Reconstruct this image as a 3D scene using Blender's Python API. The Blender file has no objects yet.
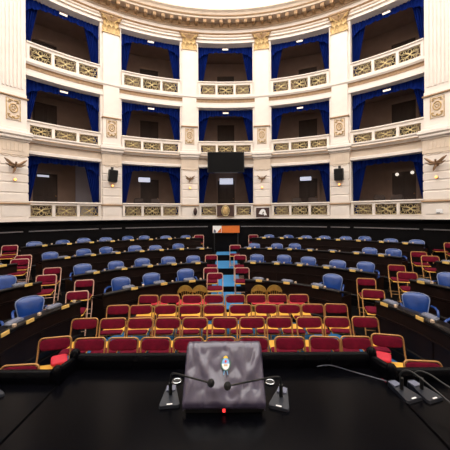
import bpy, math, random
from math import sin, cos, pi, radians as R, sqrt, atan2
from mathutils import Matrix, Vector
random.seed(7)
SC = bpy.context.scene
COL = SC.collection

# ------------------------------------------------------------------ camera, light, exposure
FPX, HZ, CXP, ROLL = 284.0, 214.0, 227.1, 0.0058
CAMX, CAMZ = 0.04, 2.52
cam_d = bpy.data.cameras.new('camera'); cam = bpy.data.objects.new('camera', cam_d); COL.objects.link(cam)
cam_d.sensor_width = 36; cam_d.lens = FPX / 450 * 36
cam_d.shift_x = -(CXP - 225) / 450; cam_d.shift_y = -(225 - HZ) / 450
cam_d.clip_start = 0.05; cam_d.clip_end = 100
cam.matrix_world = Matrix.Translation((CAMX, 0, CAMZ)) @ Matrix.Rotation(pi/2, 4, 'X') @ Matrix.Rotation(-ROLL, 4, 'Z')
SC.camera = cam
w = bpy.data.worlds.new('world'); SC.world = w; w.use_nodes = True
w.node_tree.nodes['Background'].inputs[0].default_value = (1, 0.97, 0.93, 1)
w.node_tree.nodes['Background'].inputs[1].default_value = 0.3
SKYLIGHT_STRENGTH = 3.0
SC.view_settings.view_transform = 'Standard'; SC.view_settings.look = 'None'
SC.view_settings.exposure = 0.0; SC.view_settings.gamma = 1; SC.view_settings.use_curve_mapping = False

Y0 = 4.0                     # centre of the hemicycle
RW = 9.0                     # face of the gallery wall
DLT = 21.0                   # degrees per bay

# ------------------------------------------------------------------ image helpers (only for measuring places)
def unroll(px, py):
    du, dv = px - CXP, py - HZ
    return du*cos(ROLL) - dv*sin(ROLL), du*sin(ROLL) + dv*cos(ROLL)
def pix(px, py, z):          # point at height z seen at this pixel
    u, v = unroll(px, py); d = FPX*(CAMZ - z)/v
    return CAMX + u*d/FPX, d
def phi_of(px, r, py=260):   # angle (deg) where a ring of radius r is seen at column px
    u, v = unroll(px, py)
    best = None
    for i in range(-1300, 1301):
        p = R(i/10); d = Y0 + r*cos(p)
        if d < 0.3: continue
        e = abs(FPX*(r*sin(p) - CAMX)/d - u)
        if best is None or e < best[0] - 1e-9: best = (e, i/10)
    return best[1]
def ring(r, deg, z=0):
    return Vector((r*sin(R(deg)), Y0 + r*cos(R(deg)), z))

# ------------------------------------------------------------------ materials
def srgb(c):
    return tuple(((v/255)/12.92 if v/255 <= .04045 else ((v/255+.055)/1.055)**2.4) for v in c)
def mat(name, rgb, rough=0.5, metal=0.0, noise=0.0, scale=8.0, bump=0.0, emit=0.0, coat=0.0, spec=0.5, stretch=None, rgb2=None):
    m = bpy.data.materials.new(name); m.use_nodes = True
    nt = m.node_tree; b = nt.nodes['Principled BSDF']
    c = srgb(rgb)
    b.inputs['Base Color'].default_value = (*c, 1)
    b.inputs['Roughness'].default_value = rough; b.inputs['Metallic'].default_value = metal
    b.inputs['Specular IOR Level'].default_value = spec
    b.inputs['Coat Weight'].default_value = coat
    tc = nt.nodes.new('ShaderNodeTexCoord'); mp = nt.nodes.new('ShaderNodeMapping')
    nt.links.new(tc.outputs['Object'], mp.inputs[0])
    if stretch: mp.inputs['Scale'].default_value = stretch
    nz = nt.nodes.new('ShaderNodeTexNoise'); nz.inputs['Scale'].default_value = scale; nz.inputs['Detail'].default_value = 5
    nt.links.new(mp.outputs[0], nz.inputs['Vector'])
    if noise:
        cr = nt.nodes.new('ShaderNodeValToRGB')
        c2 = srgb(rgb2) if rgb2 else tuple(v*(1-noise) for v in c)
        cr.color_ramp.elements[0].position = .35; cr.color_ramp.elements[1].position = .65
        cr.color_ramp.elements[0].color = (*c2, 1); cr.color_ramp.elements[1].color = (*c, 1)
        nt.links.new(nz.outputs['Fac'], cr.inputs[0]); nt.links.new(cr.outputs[0], b.inputs['Base Color'])
    if bump:
        bp = nt.nodes.new('ShaderNodeBump'); bp.inputs['Strength'].default_value = bump; bp.inputs['Distance'].default_value = .02
        nt.links.new(nz.outputs['Fac'], bp.inputs['Height']); nt.links.new(bp.outputs[0], b.inputs['Normal'])
    if emit:
        b.inputs['Emission Color'].default_value = (*c, 1); b.inputs['Emission Strength'].default_value = emit
    return m
M = dict(
    plaster=mat('ivory plaster', (238, 228, 218), .6, noise=.06, scale=3, bump=.05),
    plaster_warm=mat('cream plaster', (226, 208, 188), .6, noise=.1, scale=4, bump=.05),
    tan=mat('ochre moulding', (176, 142, 104), .55, noise=.25, scale=9),
    gilt=mat('gilded stucco', (216, 182, 124), .42, .35, noise=.45, scale=14, bump=.3),
    bronze=mat('dull bronze', (150, 118, 88), .4, .5, noise=.3, scale=20),
    iron=mat('gilded iron', (226, 204, 150), .4, .3, noise=.4, scale=25),
    boxwall=mat('taupe box wall', (164, 137, 123), .8, noise=.12, scale=3),
    boxfloor=mat('dark box floor', (34, 26, 26), .8, noise=.2),
    boxpale=mat('pale grey box wall', (190, 184, 196), .8, noise=.06, scale=3),
    boxdoor=mat('brown box door', (74, 55, 46), .6, noise=.2, scale=6, stretch=(1, 1, .2)),
    velvet=mat('royal blue velvet', (5, 34, 116), .9, spec=.12, noise=.3, scale=10, stretch=(1, 1, .15)),
    wood=mat('dark stained wood', (29, 17, 14), .45, noise=.35, scale=7, stretch=(1, 1, .25), spec=.15),
    wooddk=mat('near black wood', (15, 10, 10), .35, noise=.3, scale=7, spec=.2),
    wallwood=mat('black wainscot', (9, 7, 9), .6, noise=.3, scale=7, spec=.1),
    brassline=mat('worn grey metal', (150, 145, 148), .45, .6, noise=.2),
    carpet=mat('blue carpet', (38, 108, 160), .95, noise=.25, scale=30, bump=.3),
    stepcarpet=mat('bright blue stair carpet', (60, 138, 196), .95, noise=.2, scale=30, bump=.3),
    tierwood=mat('black tier boards', (11, 8, 9), .7, noise=.3, scale=6, spec=.1),
    red=mat('crimson plush', (100, 6, 34), .9, noise=.3, scale=18, bump=.1, spec=.15),
    coral=mat('coral red cushion', (196, 28, 50), .7, noise=.15, scale=12, bump=.1),
    brass=mat('polished brass tube', (172, 126, 74), .32, .55, noise=.15, scale=12),
    pinkm=mat('worn rose brass tube', (200, 160, 140), .35, .5, noise=.2, scale=12),
    board=mat('yellow varnished board', (232, 176, 70), .4, noise=.2, scale=6, stretch=(1, .2, 1)),
    leather=mat('blue leather', (20, 62, 132), .3, noise=.2, scale=6, bump=.12, coat=.3),
    fanwood=mat('olive gilt wood', (150, 122, 52), .45, noise=.3, scale=12),
    piping=mat('pale piping', (124, 136, 168), .4),
    plate=mat('yellow nameplate', (236, 196, 110), .4, noise=.1, scale=30),
    beige=mat('beige socket box', (200, 176, 150), .45),
    slate=mat('slate plastic', (70, 74, 88), .28, coat=.3),
    slate_hi=mat('silver grey plastic', (120, 124, 142), .25, .3),
    black=mat('black plastic', (10, 10, 11), .45),
    tvblack=mat('matt black screen', (7, 7, 9), .5, spec=.1),
    foam=mat('black foam', (8, 8, 9), .9, noise=.3, scale=60, bump=.4),
    lacquer=mat('black lacquer', (5, 5, 8), .2, noise=.35, scale=2.5, bump=.012, spec=.05),
    micplate=mat('charcoal brushed metal', (24, 28, 38), .4, .2, noise=.15, scale=30),
    chrome=mat('chrome', (200, 205, 210), .15, .95),
    white=mat('white print', (240, 240, 240), .5),
    cover=mat('grey leatherette', (66, 60, 82), .32, noise=.2, scale=12, bump=.2, coat=.8),
    orange=mat('orange panel', (222, 112, 34), .5, noise=.08, scale=5),
    brownp=mat('brown plaque', (66, 40, 34), .5, noise=.1),
    skyblue=mat('light blue enamel', (116, 172, 223), .4),
    yellow=mat('yellow enamel', (240, 196, 60), .4), green=mat('laurel green', (60, 110, 90), .5), redp=mat('red enamel', (200, 40, 50), .4),
    lamp=mat('lit lamp', (255, 245, 230), .4, emit=.9),
    lampwarm=mat('warm lit bulb', (255, 170, 90), .4, emit=3),
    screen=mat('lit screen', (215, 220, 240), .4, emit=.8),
    led=mat('red indicator lamp', (255, 60, 60), .3, emit=1.5),
    sky=mat('luminous glass ceiling', (255, 250, 244), .5, emit=SKYLIGHT_STRENGTH),
)

# ------------------------------------------------------------------ mesh builder
class MB:
    def __init__(s): s.v = []; s.f = []
    def add(s, vs, fs, T=None):
        o = len(s.v)
        s.v += [tuple(T @ Vector(p)) if T else tuple(p) for p in vs]
        s.f += [tuple(i+o for i in f) for f in fs]
        return s
    def box(s, x0, x1, y0, y1, z0, z1, T=None, ch=0.0):
        if ch <= 0:
            vs = [(x, y, z) for x in (x0, x1) for y in (y0, y1) for z in (z0, z1)]
            return s.add(vs, [(0,1,3,2),(4,6,7,5),(0,4,5,1),(2,3,7,6),(0,2,6,4),(1,5,7,3)], T)
        # chamfered: octagonal in xy, inset at top and bottom
        def loop(i, z):
            a, b, c, d = x0+i, x1-i, y0+i, y1-i
            return [(a+ch, c, z), (b-ch, c, z), (b, c+ch, z), (b, d-ch, z), (b-ch, d, z), (a+ch, d, z), (a, d-ch, z), (a, c+ch, z)]
        ls = [loop(ch, z0), loop(0, z0+ch), loop(0, z1-ch), loop(ch, z1)]
        vs = sum(ls, []); fs = []
        for k in range(3):
            for i in range(8): j = (i+1) % 8; fs.append((k*8+i, k*8+j, k*8+8+j, k*8+8+i))
        fs.append(tuple(range(7, -1, -1))); fs.append(tuple(range(24, 32)))
        return s.add(vs, fs, T)
    def tube(s, pts, r, n=8, T=None, closed=False, rads=None):
        P = [Vector(p) for p in pts]; m = len(P); vs = []; fs = []; up = None
        for i, p in enumerate(P):
            if closed: t = P[(i+1) % m] - P[i-1]
            else: t = P[min(i+1, m-1)] - P[max(i-1, 0)]
            t.normalize()
            if up is None:
                up = Vector((0, 0, 1)) if abs(t.z) < .9 else Vector((1, 0, 0))
            a = t.cross(up)
            if a.length < 1e-4: a = t.orthogonal()
            a.normalize(); b = a.cross(t).normalized(); up = b
            rr = rads[i] if rads else r
            for k in range(n): vs.append(p + a*rr*cos(2*pi*k/n) + b*rr*sin(2*pi*k/n))
        for i in range(m if closed else m-1):
            for k in range(n):
                j = (i+1) % m; l = (k+1) % n
                fs.append((i*n+k, i*n+l, j*n+l, j*n+k))
        if not closed: fs.append(tuple(range(n))[::-1]); fs.append(tuple((m-1)*n+k for k in range(n)))
        return s.add(vs, fs, T)
    def lathe(s, prof, n=16, T=None):
        vs = []; fs = []; m = len(prof)
        for r, z in prof:
            for k in range(n): vs.append((r*cos(2*pi*k/n), r*sin(2*pi*k/n), z))
        for i in range(m-1):
            for k in range(n):
                l = (k+1) % n; fs.append((i*n+k, i*n+l, (i+1)*n+l, (i+1)*n+k))
        fs.append(tuple(range(n))[::-1]); fs.append(tuple((m-1)*n+k for k in range(n)))
        return s.add(vs, fs, T)
    def pad(s, w, d, h, T=None, e=.28, n=10):      # soft rounded cushion centred on the origin
        vs = []; fs = []; nu, nv = 4*n//2, n
        f = lambda c, p: (abs(c)**p)*(1 if c >= 0 else -1)
        for j in range(nv+1):
            b = -pi/2 + pi*j/nv
            for i in range(nu*2):
                a = 2*pi*i/(nu*2)
                vs.append((w/2*f(cos(a), e)*f(cos(b), e), d/2*f(sin(a), e)*f(cos(b), e), h/2*f(sin(b), .7)))
        q = nu*2
        for j in range(nv):
            for i in range(q):
                k = (i+1) % q; fs.append((j*q+i, j*q+k, (j+1)*q+k, (j+1)*q+i))
        return s.add(vs, fs, T)
    def ball(s, r, T=None, n=12, sx=1, sy=1, sz=1):
        return s.lathe([(max(r*cos(-pi/2+pi*j/8), 1e-4), r*sin(-pi/2+pi*j/8)*sz) for j in range(9)], n, T)
    def prism(s, poly, y0, y1, T=None):           # polygon in xz extruded along y
        n = len(poly)
        vs = [(x, y0, z) for x, z in poly] + [(x, y1, z) for x, z in poly]
        fs = [tuple(range(n)), tuple(range(2*n-1, n-1, -1))] + [(i, i+n, (i+1) % n+n, (i+1) % n) for i in range(n)]
        return s.add(vs, fs, T)
    def hprism(s, poly, z0, z1, T=None):          # polygon in xy extruded along z
        n = len(poly)
        vs = [(x, y, z0) for x, y in poly] + [(x, y, z1) for x, y in poly]
        fs = [tuple(range(n-1, -1, -1)), tuple(range(n, 2*n))] + [(i, (i+1) % n, (i+1) % n+n, i+n) for i in range(n)]
        return s.add(vs, fs, T)
    def sweep(s, prof, a0, a1, step=1.5, closed=True):   # profile (r, z) turned round the hemicycle centre from a0 to a1 degrees
        n = max(2, int(abs(a1-a0)/step)+1); m = len(prof); vs = []; fs = []
        for i in range(n):
            a = a0 + (a1-a0)*i/(n-1)
            for r, z in prof: vs.append(tuple(ring(r, a, z)))
        for i in range(n-1):
            for k in range(m if closed else m-1):
                l = (k+1) % m; fs.append((i*m+k, i*m+l, (i+1)*m+l, (i+1)*m+k))
        if closed: fs.append(tuple(range(m))[::-1]); fs.append(tuple((n-1)*m+k for k in range(m)))
        return s.add(vs, fs)
    def arc(s, r0, r1, z0, z1, a0, a1, step=1.5): return s.sweep([(r0, z0), (r1, z0), (r1, z1), (r0, z1)], a0, a1, step)
    def build(s, name, m, parent=None, smooth=None, T=None):
        me = bpy.data.meshes.new(name)
        vs = [tuple(T @ Vector(p)) for p in s.v] if T else s.v
        me.from_pydata(vs, [], s.f); me.update()
        import bmesh
        bm = bmesh.new(); bm.from_mesh(me); bmesh.ops.recalc_face_normals(bm, faces=bm.faces)
        if smooth:
            for f in bm.faces: f.smooth = True
            for e in bm.edges:
                if len(e.link_faces) == 2 and e.calc_face_angle(0) > R(smooth): e.smooth = False
        bm.to_mesh(me); bm.free()
        me.materials.append(m)
        o = bpy.data.objects.new(name, me); COL.objects.link(o)
        if parent: o.parent = parent
        return o

def empty(name, loc=(0, 0, 0), rz=0):
    o = bpy.data.objects.new(name, None); COL.objects.link(o); o.location = loc; o.rotation_euler = (0, 0, rz)
    o.empty_display_size = .1
    return o
def tag(o, label, cat, group=None):
    o['label'] = label; o['category'] = cat
    if group: o['group'] = group
    return o
def struct(o, label=None):
    o['kind'] = 'structure'
    if label: o['label'] = label
    return o
def kids(o): return [c for c in COL.objects if c.parent == o]
KIDS = {}
def copy_tree(o, parent=None):
    c = o.copy(); COL.objects.link(c)
    if parent: c.parent = parent
    if o.name not in KIDS: KIDS[o.name] = kids(o)
    for ch in KIDS[o.name]: copy_tree(ch, c)
    return c
ORD = ['leftmost', 'second from the left', 'third from the left', 'fourth from the left', 'fifth from the left', 'sixth from the left', 'seventh from the left', 'eighth from the left', 'ninth from the left', 'tenth from the left', 'eleventh from the left']
def ordinal(i, n):
    if i == n-1 and n > 1: return 'rightmost'
    if i == n-2 and n > 3: return 'second from the right'
    if i == n-3 and n > 5: return 'third from the right'
    if i == n-4 and n > 7: return 'fourth from the right'
    return ORD[i]

# ================================================================== ROOM
TIERS = [(3.02, 4.60, .16), (4.60, 6.25, .32), (6.25, 7.95, .55), (7.95, 9.2, .79)]
b = MB(); b.box(-9.6, 9.6, -3.2, 13.4, -.1, 0)
struct(b.build('floor', M['carpet']))
for i, (r0, r1, z) in enumerate(TIERS):
    rr1 = 9.2
    m = MB(); m.arc(r0, rr1, TIERS[i-1][2] if i else 0.0, z, -112, 112, 2)
    struct(m.build('floor_tier', M['tierwood']))
    xs_ = .44
    y0_, y1_ = Y0 + sqrt(r0**2-xs_**2) + .04, Y0 + (sqrt(r1**2-xs_**2) if i < 3 else 9.0) - .02
    m = MB(); m.box(-xs_, xs_, y0_ if i else Y0+3.02, y1_, z+.001, z+.012)
    struct(m.build('floor_runner', M['stepcarpet']))
b = MB(); b.box(-5.2, 5.2, -3.1, 1.60, 0, .80)
struct(b.build('floor_dais', M['wood']))
# step edges in the aisles
# upper ceiling: luminous glass
b = MB()
n = 48
poly = [(9.4*sin(R(-90+180*k/n)), Y0 + 9.4*cos(R(-90+180*k/n))) for k in range(n+1)] + [(9.4, -3.2), (-9.4, -3.2)]
b.hprism([(x, y) for x, y in poly][::-1], 11.78, 11.95)
struct(b.build('ceiling', M['sky']))

AEND = 90
def opening_edges(k):   # opening k between piers
    lo, hi = k*DLT - DLT/2 + 2.62, k*DLT + DLT/2 - 2.62
    return lo, hi
# wall: piers' backing + bands
wl = MB()
PIERS = [(k+.5)*DLT for k in range(-4, 4)]
for p in PIERS:
    wl.arc(RW, RW+.35, 2.30, 10.4, p-2.62, p+2.62)
for sgn in (-1, 1):
    wl.arc(RW, RW+.35, 2.30, 10.4, *sorted((sgn*76.6, sgn*AEND)))
    x = sgn*(RW+.17)
    wl.box(x-.17, x+.17, -3.2, Y0, 0, 11.8)
wl.arc(RW+.02, RW+.30, 4.65, 5.32, -AEND, AEND)
wl.arc(RW+.02, RW+.30, 7.36, 7.92, -AEND, AEND)
wl.arc(RW+.02, RW+.35, 10.30, 11.80, -AEND, AEND)
struct(wl.build('wall_curved', M['plaster'], smooth=25))
b = MB(); b.box(-9.35, 9.35, -3.45, -3.2, 0, 11.8); struct(b.build('wall_rear', M['plaster']))

# dark wainscot under the galleries
b = MB(); b.arc(9.05, 9.35, .79, 2.30, -AEND, AEND)
struct(b.build('wall_wainscot', M['wallwood'], smooth=25))
b = MB(); b.sweep([(9.06, 2.18), (8.93, 2.2), (8.90, 2.26), (8.93, 2.3), (9.06, 2.3)], -AEND, AEND)
struct(b.build('trim_1', M['wallwood'], smooth=25))
tn = 2
cuts = [-90, phi_of(23, 9.03), phi_of(29, 9.03), phi_of(99, 9.03), phi_of(102, 9.03), phi_of(122, 9.03), phi_of(126, 9.03), phi_of(208, 9.03), phi_of(241, 9.03), phi_of(327, 9.03), phi_of(331, 9.03), phi_of(350, 9.03), phi_of(354, 9.03), phi_of(419, 9.03), phi_of(424, 9.03), 90]
b = MB()
for a0, a1 in zip(cuts[0::2], cuts[1::2]): b.sweep([(9.06, 1.93), (9.0, 1.935), (9.0, 1.965), (9.06, 1.97)], a0, a1)
struct(b.build('trim_2', M['brassline']))
# mouldings along the gallery: each a run of stone
def trim(prof, m, a0=-AEND, a1=AEND, sm=25):
    global tn
    tn += 1
    b = MB(); b.sweep(prof, a0, a1); return struct(b.build('trim_%d' % tn, m, smooth=sm))
# base course of the lowest gallery
trim([(9.02, 2.30), (8.93, 2.30), (8.93, 2.42), (8.97, 2.45), (9.02, 2.45)], M['plaster'])
# opening heads, first band
trim([(9.03, 4.65), (8.95, 4.65), (8.95, 4.74), (8.98, 4.77), (9.03, 4.77)], M['plaster'])
trim([(9.03, 4.77), (8.995, 4.77), (8.995, 5.0), (9.03, 5.0)], M['plaster_warm'])
trim([(9.03, 5.0), (8.95, 5.0), (8.9, 5.05), (8.80, 5.12), (8.80, 5.2), (8.76, 5.24), (8.76, 5.29), (9.03, 5.29)], M['plaster'])
trim([(8.93, 5.005), (8.905, 5.03), (8.915, 5.045), (8.94, 5.02)], M['tan'])
trim([(8.80, 5.115), (8.785, 5.115), (8.785, 5.145), (8.80, 5.145)], M['tan'])
# second band
trim([(9.03, 7.36), (8.95, 7.36), (8.95, 7.46), (8.98, 7.48), (8.98, 7.64), (9.03, 7.64)], M['plaster'])
trim([(9.03, 7.60), (8.96, 7.60), (8.96, 7.73), (9.03, 7.73)], M['tan'])
trim([(9.03, 7.72), (8.92, 7.73), (8.86, 7.80), (8.86, 7.87), (9.03, 7.87)], M['plaster'])
trim([(8.95, 7.705), (8.91, 7.735), (8.925, 7.75), (8.96, 7.72)], M['tan'])
# entablature
trim([(9.03, 10.300), (8.95, 10.300), (8.95, 10.420), (8.91, 10.440), (8.91, 10.538), (9.03, 10.538)], M['plaster'])
trim([(9.03, 10.538), (8.88, 10.544), (8.86, 10.576), (8.9, 10.589), (9.03, 10.589)], M['plaster_warm'])
trim([(8.912, 10.430), (8.895, 10.430), (8.895, 10.450), (8.912, 10.450)], M['tan'])
trim([(9.03, 10.589), (8.97, 10.589), (8.97, 10.690), (9.03, 10.690)], M['plaster'])
trim([(9.03, 10.690), (8.93, 10.700), (8.9, 10.730), (8.94, 10.740), (9.03, 10.740)], M['tan'])
trim([(9.03, 10.740), (8.95, 10.740), (8.95, 10.890), (9.03, 10.890)], M['plaster'])
cor = trim([(9.03, 10.890), (8.86, 10.910), (8.86, 11.130), (8.52, 11.140), (8.50, 11.230), (8.46, 11.250), (8.42, 11.330), (8.34, 11.390), (8.34, 11.450), (9.03, 11.450)], M['plaster_warm'])
b = MB(); b.sweep([(8.86, 10.920), (8.84, 10.920), (8.84, 11.125), (8.86, 11.125)], -AEND, AEND); b.build('cornice_soffit', M['tan'], cor)
b = MB(); b.sweep([(8.50, 11.210), (8.475, 11.210), (8.455, 11.250), (8.50, 11.250)], -AEND, AEND); b.build('cornice_fillet', M['tan'], cor)
dent = MB()
a = -58.0
while a <= 58: dent.arc(8.80, 8.86, 10.910, 10.955, a-.12, a+.12, 1); a += .52
dent.build('dentil_course', M['tan'], cor)
a = -56.4
mo = None
while a <= 56.3:
    if mo is None:
        q = MB(); q.prism([(-.055, 0), (.055, 0), (.07, .05), (.07, .15), (-.07, .15), (-.07, .05)], -.30, 0)
        q.ball(.045, Matrix.Translation((0, -.28, .03)), 8)
        mo = q.build('modillion', M['tan'], cor, smooth=40); o = mo
    else:
        o = mo.copy(); COL.objects.link(o)
    o.location = ring(8.85, a, 10.975); o.rotation_euler = (0, 0, -R(a)); a += 2.4

# ---- boxes behind the openings
LV = [dict(n='lowest', z=2.36, b=2.45, rail=3.0, top=4.65, ceil=4.9, bot=2.40), dict(n='middle', z=5.30, b=5.30, rail=5.82, top=7.36, ceil=7.6, bot=5.29), dict(n='top', z=7.90, b=7.90, rail=8.53, top=10.32, ceil=10.6, bot=7.87)]
RB = 11.3
for L in LV:
    b = MB()
    f_ = MB(); f_.arc(9.34, RB, L['z']-.12, L['z']-.02, -76, 76, 2); struct(f_.build('floor_box_' + L['n'], M['boxfloor'], smooth=25))
    b.arc(9.36, RB, L['ceil'], L['ceil']+.1, -76, 76, 2)
    b.arc(RB, RB+.1, L['z']-.12, L['ceil']+.1, -76, 76, 2)
    for p in PIERS: b.arc(9.35, RB, L['z']-.02, L['ceil'], p-.4, p+.4, 1)
    struct(b.build('wall_box_' + L['n'], M['boxwall'], smooth=25))
BAYN = {-2: 'the far left bay', -1: 'the bay left of centre', 0: 'the central bay', 1: 'the bay right of centre', 2: 'the far right bay'}
LEVN = ['lowest', 'middle', 'top']

def local(deg, r, z=0):  # frame: x tangent to the right, y outwards, z up
    return Matrix.Translation(ring(r, deg, z)) @ Matrix.Rotation(-R(deg), 4, 'Z')
dn = 0
for li, L in enumerate(LV):
    for k in range(-2, 3):
        dn += 1
        off = {-2: -1.5, -1: .6, 0: 0, 1: .8, 2: 1.0}[k]
        T = local(k*DLT + off, RB, L['z']-.02)
        H = 2.0 if li else 1.95
        b = MB(); b.box(-.45, .45, -.08, -.005, 0, H, T)
        d = struct(b.build('door_%d' % dn, M['boxdoor']))
        b = MB(); b.box(-.56, -.45, -.12, -.005, 0, H+.1, T); b.box(.45, .56, -.12, -.005, 0, H+.1, T); b.box(-.56, .56, -.13, -.005, H, H+.12, T)
        b.build('door_frame', M['boxwall'], d)
        for z0, z1 in ((.2, .85), (1.0, H-.15)):
            for s in (-1, 1):
                b = MB(); b.box(min(s*.06, s*.38), max(s*.06, s*.38), -.10, -.08, z0, z1, T, .008); b.build('door_panel', M['boxdoor'], d)
        b = MB(); b.ball(.03, T @ Matrix.Translation((.38, -.13, 1.0)), 8); b.tube([(.38, -.08, 1.0), (.38, -.12, 1.0)], .012, 6, T); b.build('door_knob', M['brass'], d)
b = MB()
b.arc(RB-.06, RB-.01, 2.36, 4.88, -37.5, -31.8, 1)
struct(b.build('wall_box_pale', M['boxpale']))

# ---- balustrades
def grille_mesh():
    q = MB(); W, H = .335, .205
    rr = .0105
    q.lathe([(.03, -.015), (.045, 0), (.03, .015)], 12, Matrix.Rotation(pi/2, 4, 'X'))
    for i in range(4):
        a = i*pi/2; L_ = .24 if i % 2 == 0 else .15; wd_ = .05 if i % 2 == 0 else .06
        c = (cos(a)*(L_/2+.03), sin(a)*(L_/2+.03))
        q.tube([(c[0] + cos(a)*L_/2*cos(t) - sin(a)*wd_*sin(t), 0, c[1] + sin(a)*L_/2*cos(t) + cos(a)*wd_*sin(t)) for t in [2*pi*j/12 for j in range(12)]], rr, 5, closed=True)
    for sx in (-1, 1):
        for sz in (-1, 1):
            q.tube([(sx*.03, 0, sz*.03), (sx*.12, 0, sz*.10), (sx*.16, 0, sz*.19)], rr, 5)
            q.tube([(sx*.255 + .065*cos(t), 0, sz*.135 + .06*sin(t)) for t in [2*pi*j/10 for j in range(10)]], rr, 5, closed=True)
            q.tube([(sx*.03, 0, sz*.03), (sx*.13, 0, sz*.08), (sx*.2, 0, sz*.10)], rr, 5)
    q.tube([(-W, 0, -H), (W, 0, -H), (W, 0, H), (-W, 0, H)], .007, 4, closed=True)
    return q
GM = grille_mesh().build('grille', M['iron']); GM_data = GM.data; bpy.data.objects.remove(GM)
for li, L in enumerate(LV):
    for k in range(-2, 3):
        lo, hi = opening_edges(k)
        bt = L['b']; top = L['rail']
        t = empty('balustrade', ring(8.98, k*DLT, bt))
        inv = Matrix.Translation(-t.location)
        tag(t, 'cream balcony balustrade with three gilt iron grilles, %s tier, %s' % (LEVN[li], BAYN[k]), 'balustrade', 'gallery balustrades')
        z0, z1 = bt + (.0, -.0, .0)[li], top; rt = (.13, .17, .15)[li]; ph = (.02, .015, .05)[li]
        b = MB(); b.sweep([(9.05, z1-rt), (8.93, z1-rt), (8.93, z1-.07), (8.90, z1-.06), (8.88, z1-.045), (8.88, z1-.015), (8.90, z1), (9.06, z1), (9.06, z1-.06), (9.05, z1-.07)], lo+.02, hi-.02); b.build('handrail', M['plaster'], t, 25, inv)
        b = MB(); b.arc(8.92, 9.04, z0, z0+ph, lo+.02, hi-.02); b.build('plinth', M['plaster'], t, 25, inv)
        span = hi-lo; pw = .62
        ang = [lo+.02+pw/2, lo+span/3+.0, lo+2*span/3, hi-.02-pw/2]
        for a in ang:
            b = MB(); b.arc(8.93, 9.03, z0+ph, z1-rt, a-pw/2, a+pw/2, 1); b.build('baluster_post', M['plaster'], t, None, inv)
        for a0, a1 in zip(ang[:-1], ang[1:]):
            a = (a0+a1)/2; g = bpy.data.objects.new('grille', GM_data); COL.objects.link(g); g.parent = t
            sx = (R((a1-a0)-pw)*8.98/2)/.347; sz = ((z1-rt)-(z0+ph))/2/.217
            g.matrix_local = Matrix.Translation(ring(8.98, a, (z0+ph+z1-rt)/2) - t.location) @ Matrix.Rotation(-R(a), 4, 'Z') @ Matrix.Diagonal((sx, 1, sz, 1))

# ---- curtains: valance across the head of the opening, a drape down each side
for li, L in enumerate(LV):
    for k in range(-2, 3):
        lo, hi = opening_edges(k); lo -= .2; hi += .2
        zt = L['top'] + .03; zb = L['z']
        t = empty('curtain', ring(9.4, k*DLT, zt))
        inv = Matrix.Translation(-t.location)
        tag(t, 'royal blue velvet curtain with valance and side drapes, %s tier, %s' % (LEVN[li], BAYN[k]), 'curtain', 'blue gallery curtains')
        def surf(nu, nv, fn):
            q = MB(); vs = []; fs = []
            for j in range(nv+1):
                for i in range(nu+1): vs.append(tuple(fn(i/nu, j/nv)))
            for j in range(nv):
                for i in range(nu): a = j*(nu+1)+i; fs.append((a, a+1, a+nu+2, a+nu+1))
            n0 = len(vs)
            # give the cloth a thickness
            vs2 = []
            for v in vs:
                d = Vector((v[0], v[1]-Y0, 0)).normalized()*.012; vs2.append((v[0]+d.x, v[1]+d.y, v[2]))
            fs2 = [tuple(n0+i for i in f[::-1]) for f in fs]
            edge = []
            for i in range(nu): edge += [(i, i+1), ((nv)*(nu+1)+i+1, nv*(nu+1)+i)]
            for j in range(nv): edge += [((j+1)*(nu+1), j*(nu+1)), (j*(nu+1)+nu, (j+1)*(nu+1)+nu)]
            fs3 = [(a, b_, b_+n0, a+n0) for a, b_ in edge]
            return q.add(vs+vs2, fs+fs2+fs3)
        hgt = .20 if li == 0 else .26
        def fval(u, v):
            drop = hgt + .04*abs(sin(u*pi*9)) + .40*abs(2*u-1)**4
            return ring(9.33 + .02*sin(u*pi*44) - .03*v, lo+(hi-lo)*u, zt - v*drop)
        surf(132, 5, fval).build('valance', M['velvet'], t, 50, inv)
        for s in (-1, 1):
            def fdr(u, v, s=s):
                wd = R(1)*9.4; wid = (.58 - .36*min(1, v*1.25)**.9) if v < .8 else .22 + .06*(v-.8)/.2
                ang = (wid*u)/9.45*57.3
                a = lo+ang if s < 0 else hi-ang
                return ring(9.45 + .035*sin(u*pi*12 + 1.2*s), a, zt-.05 - v*(zt-.05-zb-.01))
            surf(40, 10, fdr).build('drape', M['velvet'], t, 50, inv)
# ---- small lamps under the valances
for li in (1, 2):
    L = LV[li]
    for k in range(-2, 3):
        t = empty('strip_lamp', ring(9.21, k*DLT, L['top']-.03))
        tag(t, 'small white lamp at the head of the %s tier opening, %s' % (LEVN[li], BAYN[k]), 'lamp', 'box strip lamps')
        rel = Matrix.Rotation(-R(k*DLT), 4, 'Z')
        z = -.10
        b = MB(); b.box(-.13, .13, -.03, .03, z-.045, z, rel, .006); b.build('lamp_tube', M['lamp'], t)
        b = MB(); b.box(-.14, .14, -.035, .035, z, z+.02, rel); b.tube([(0, 0, z+.02), (0, 0, .02)], .01, 6, rel); b.build('bracket', M['boxwall'], t)

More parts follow.
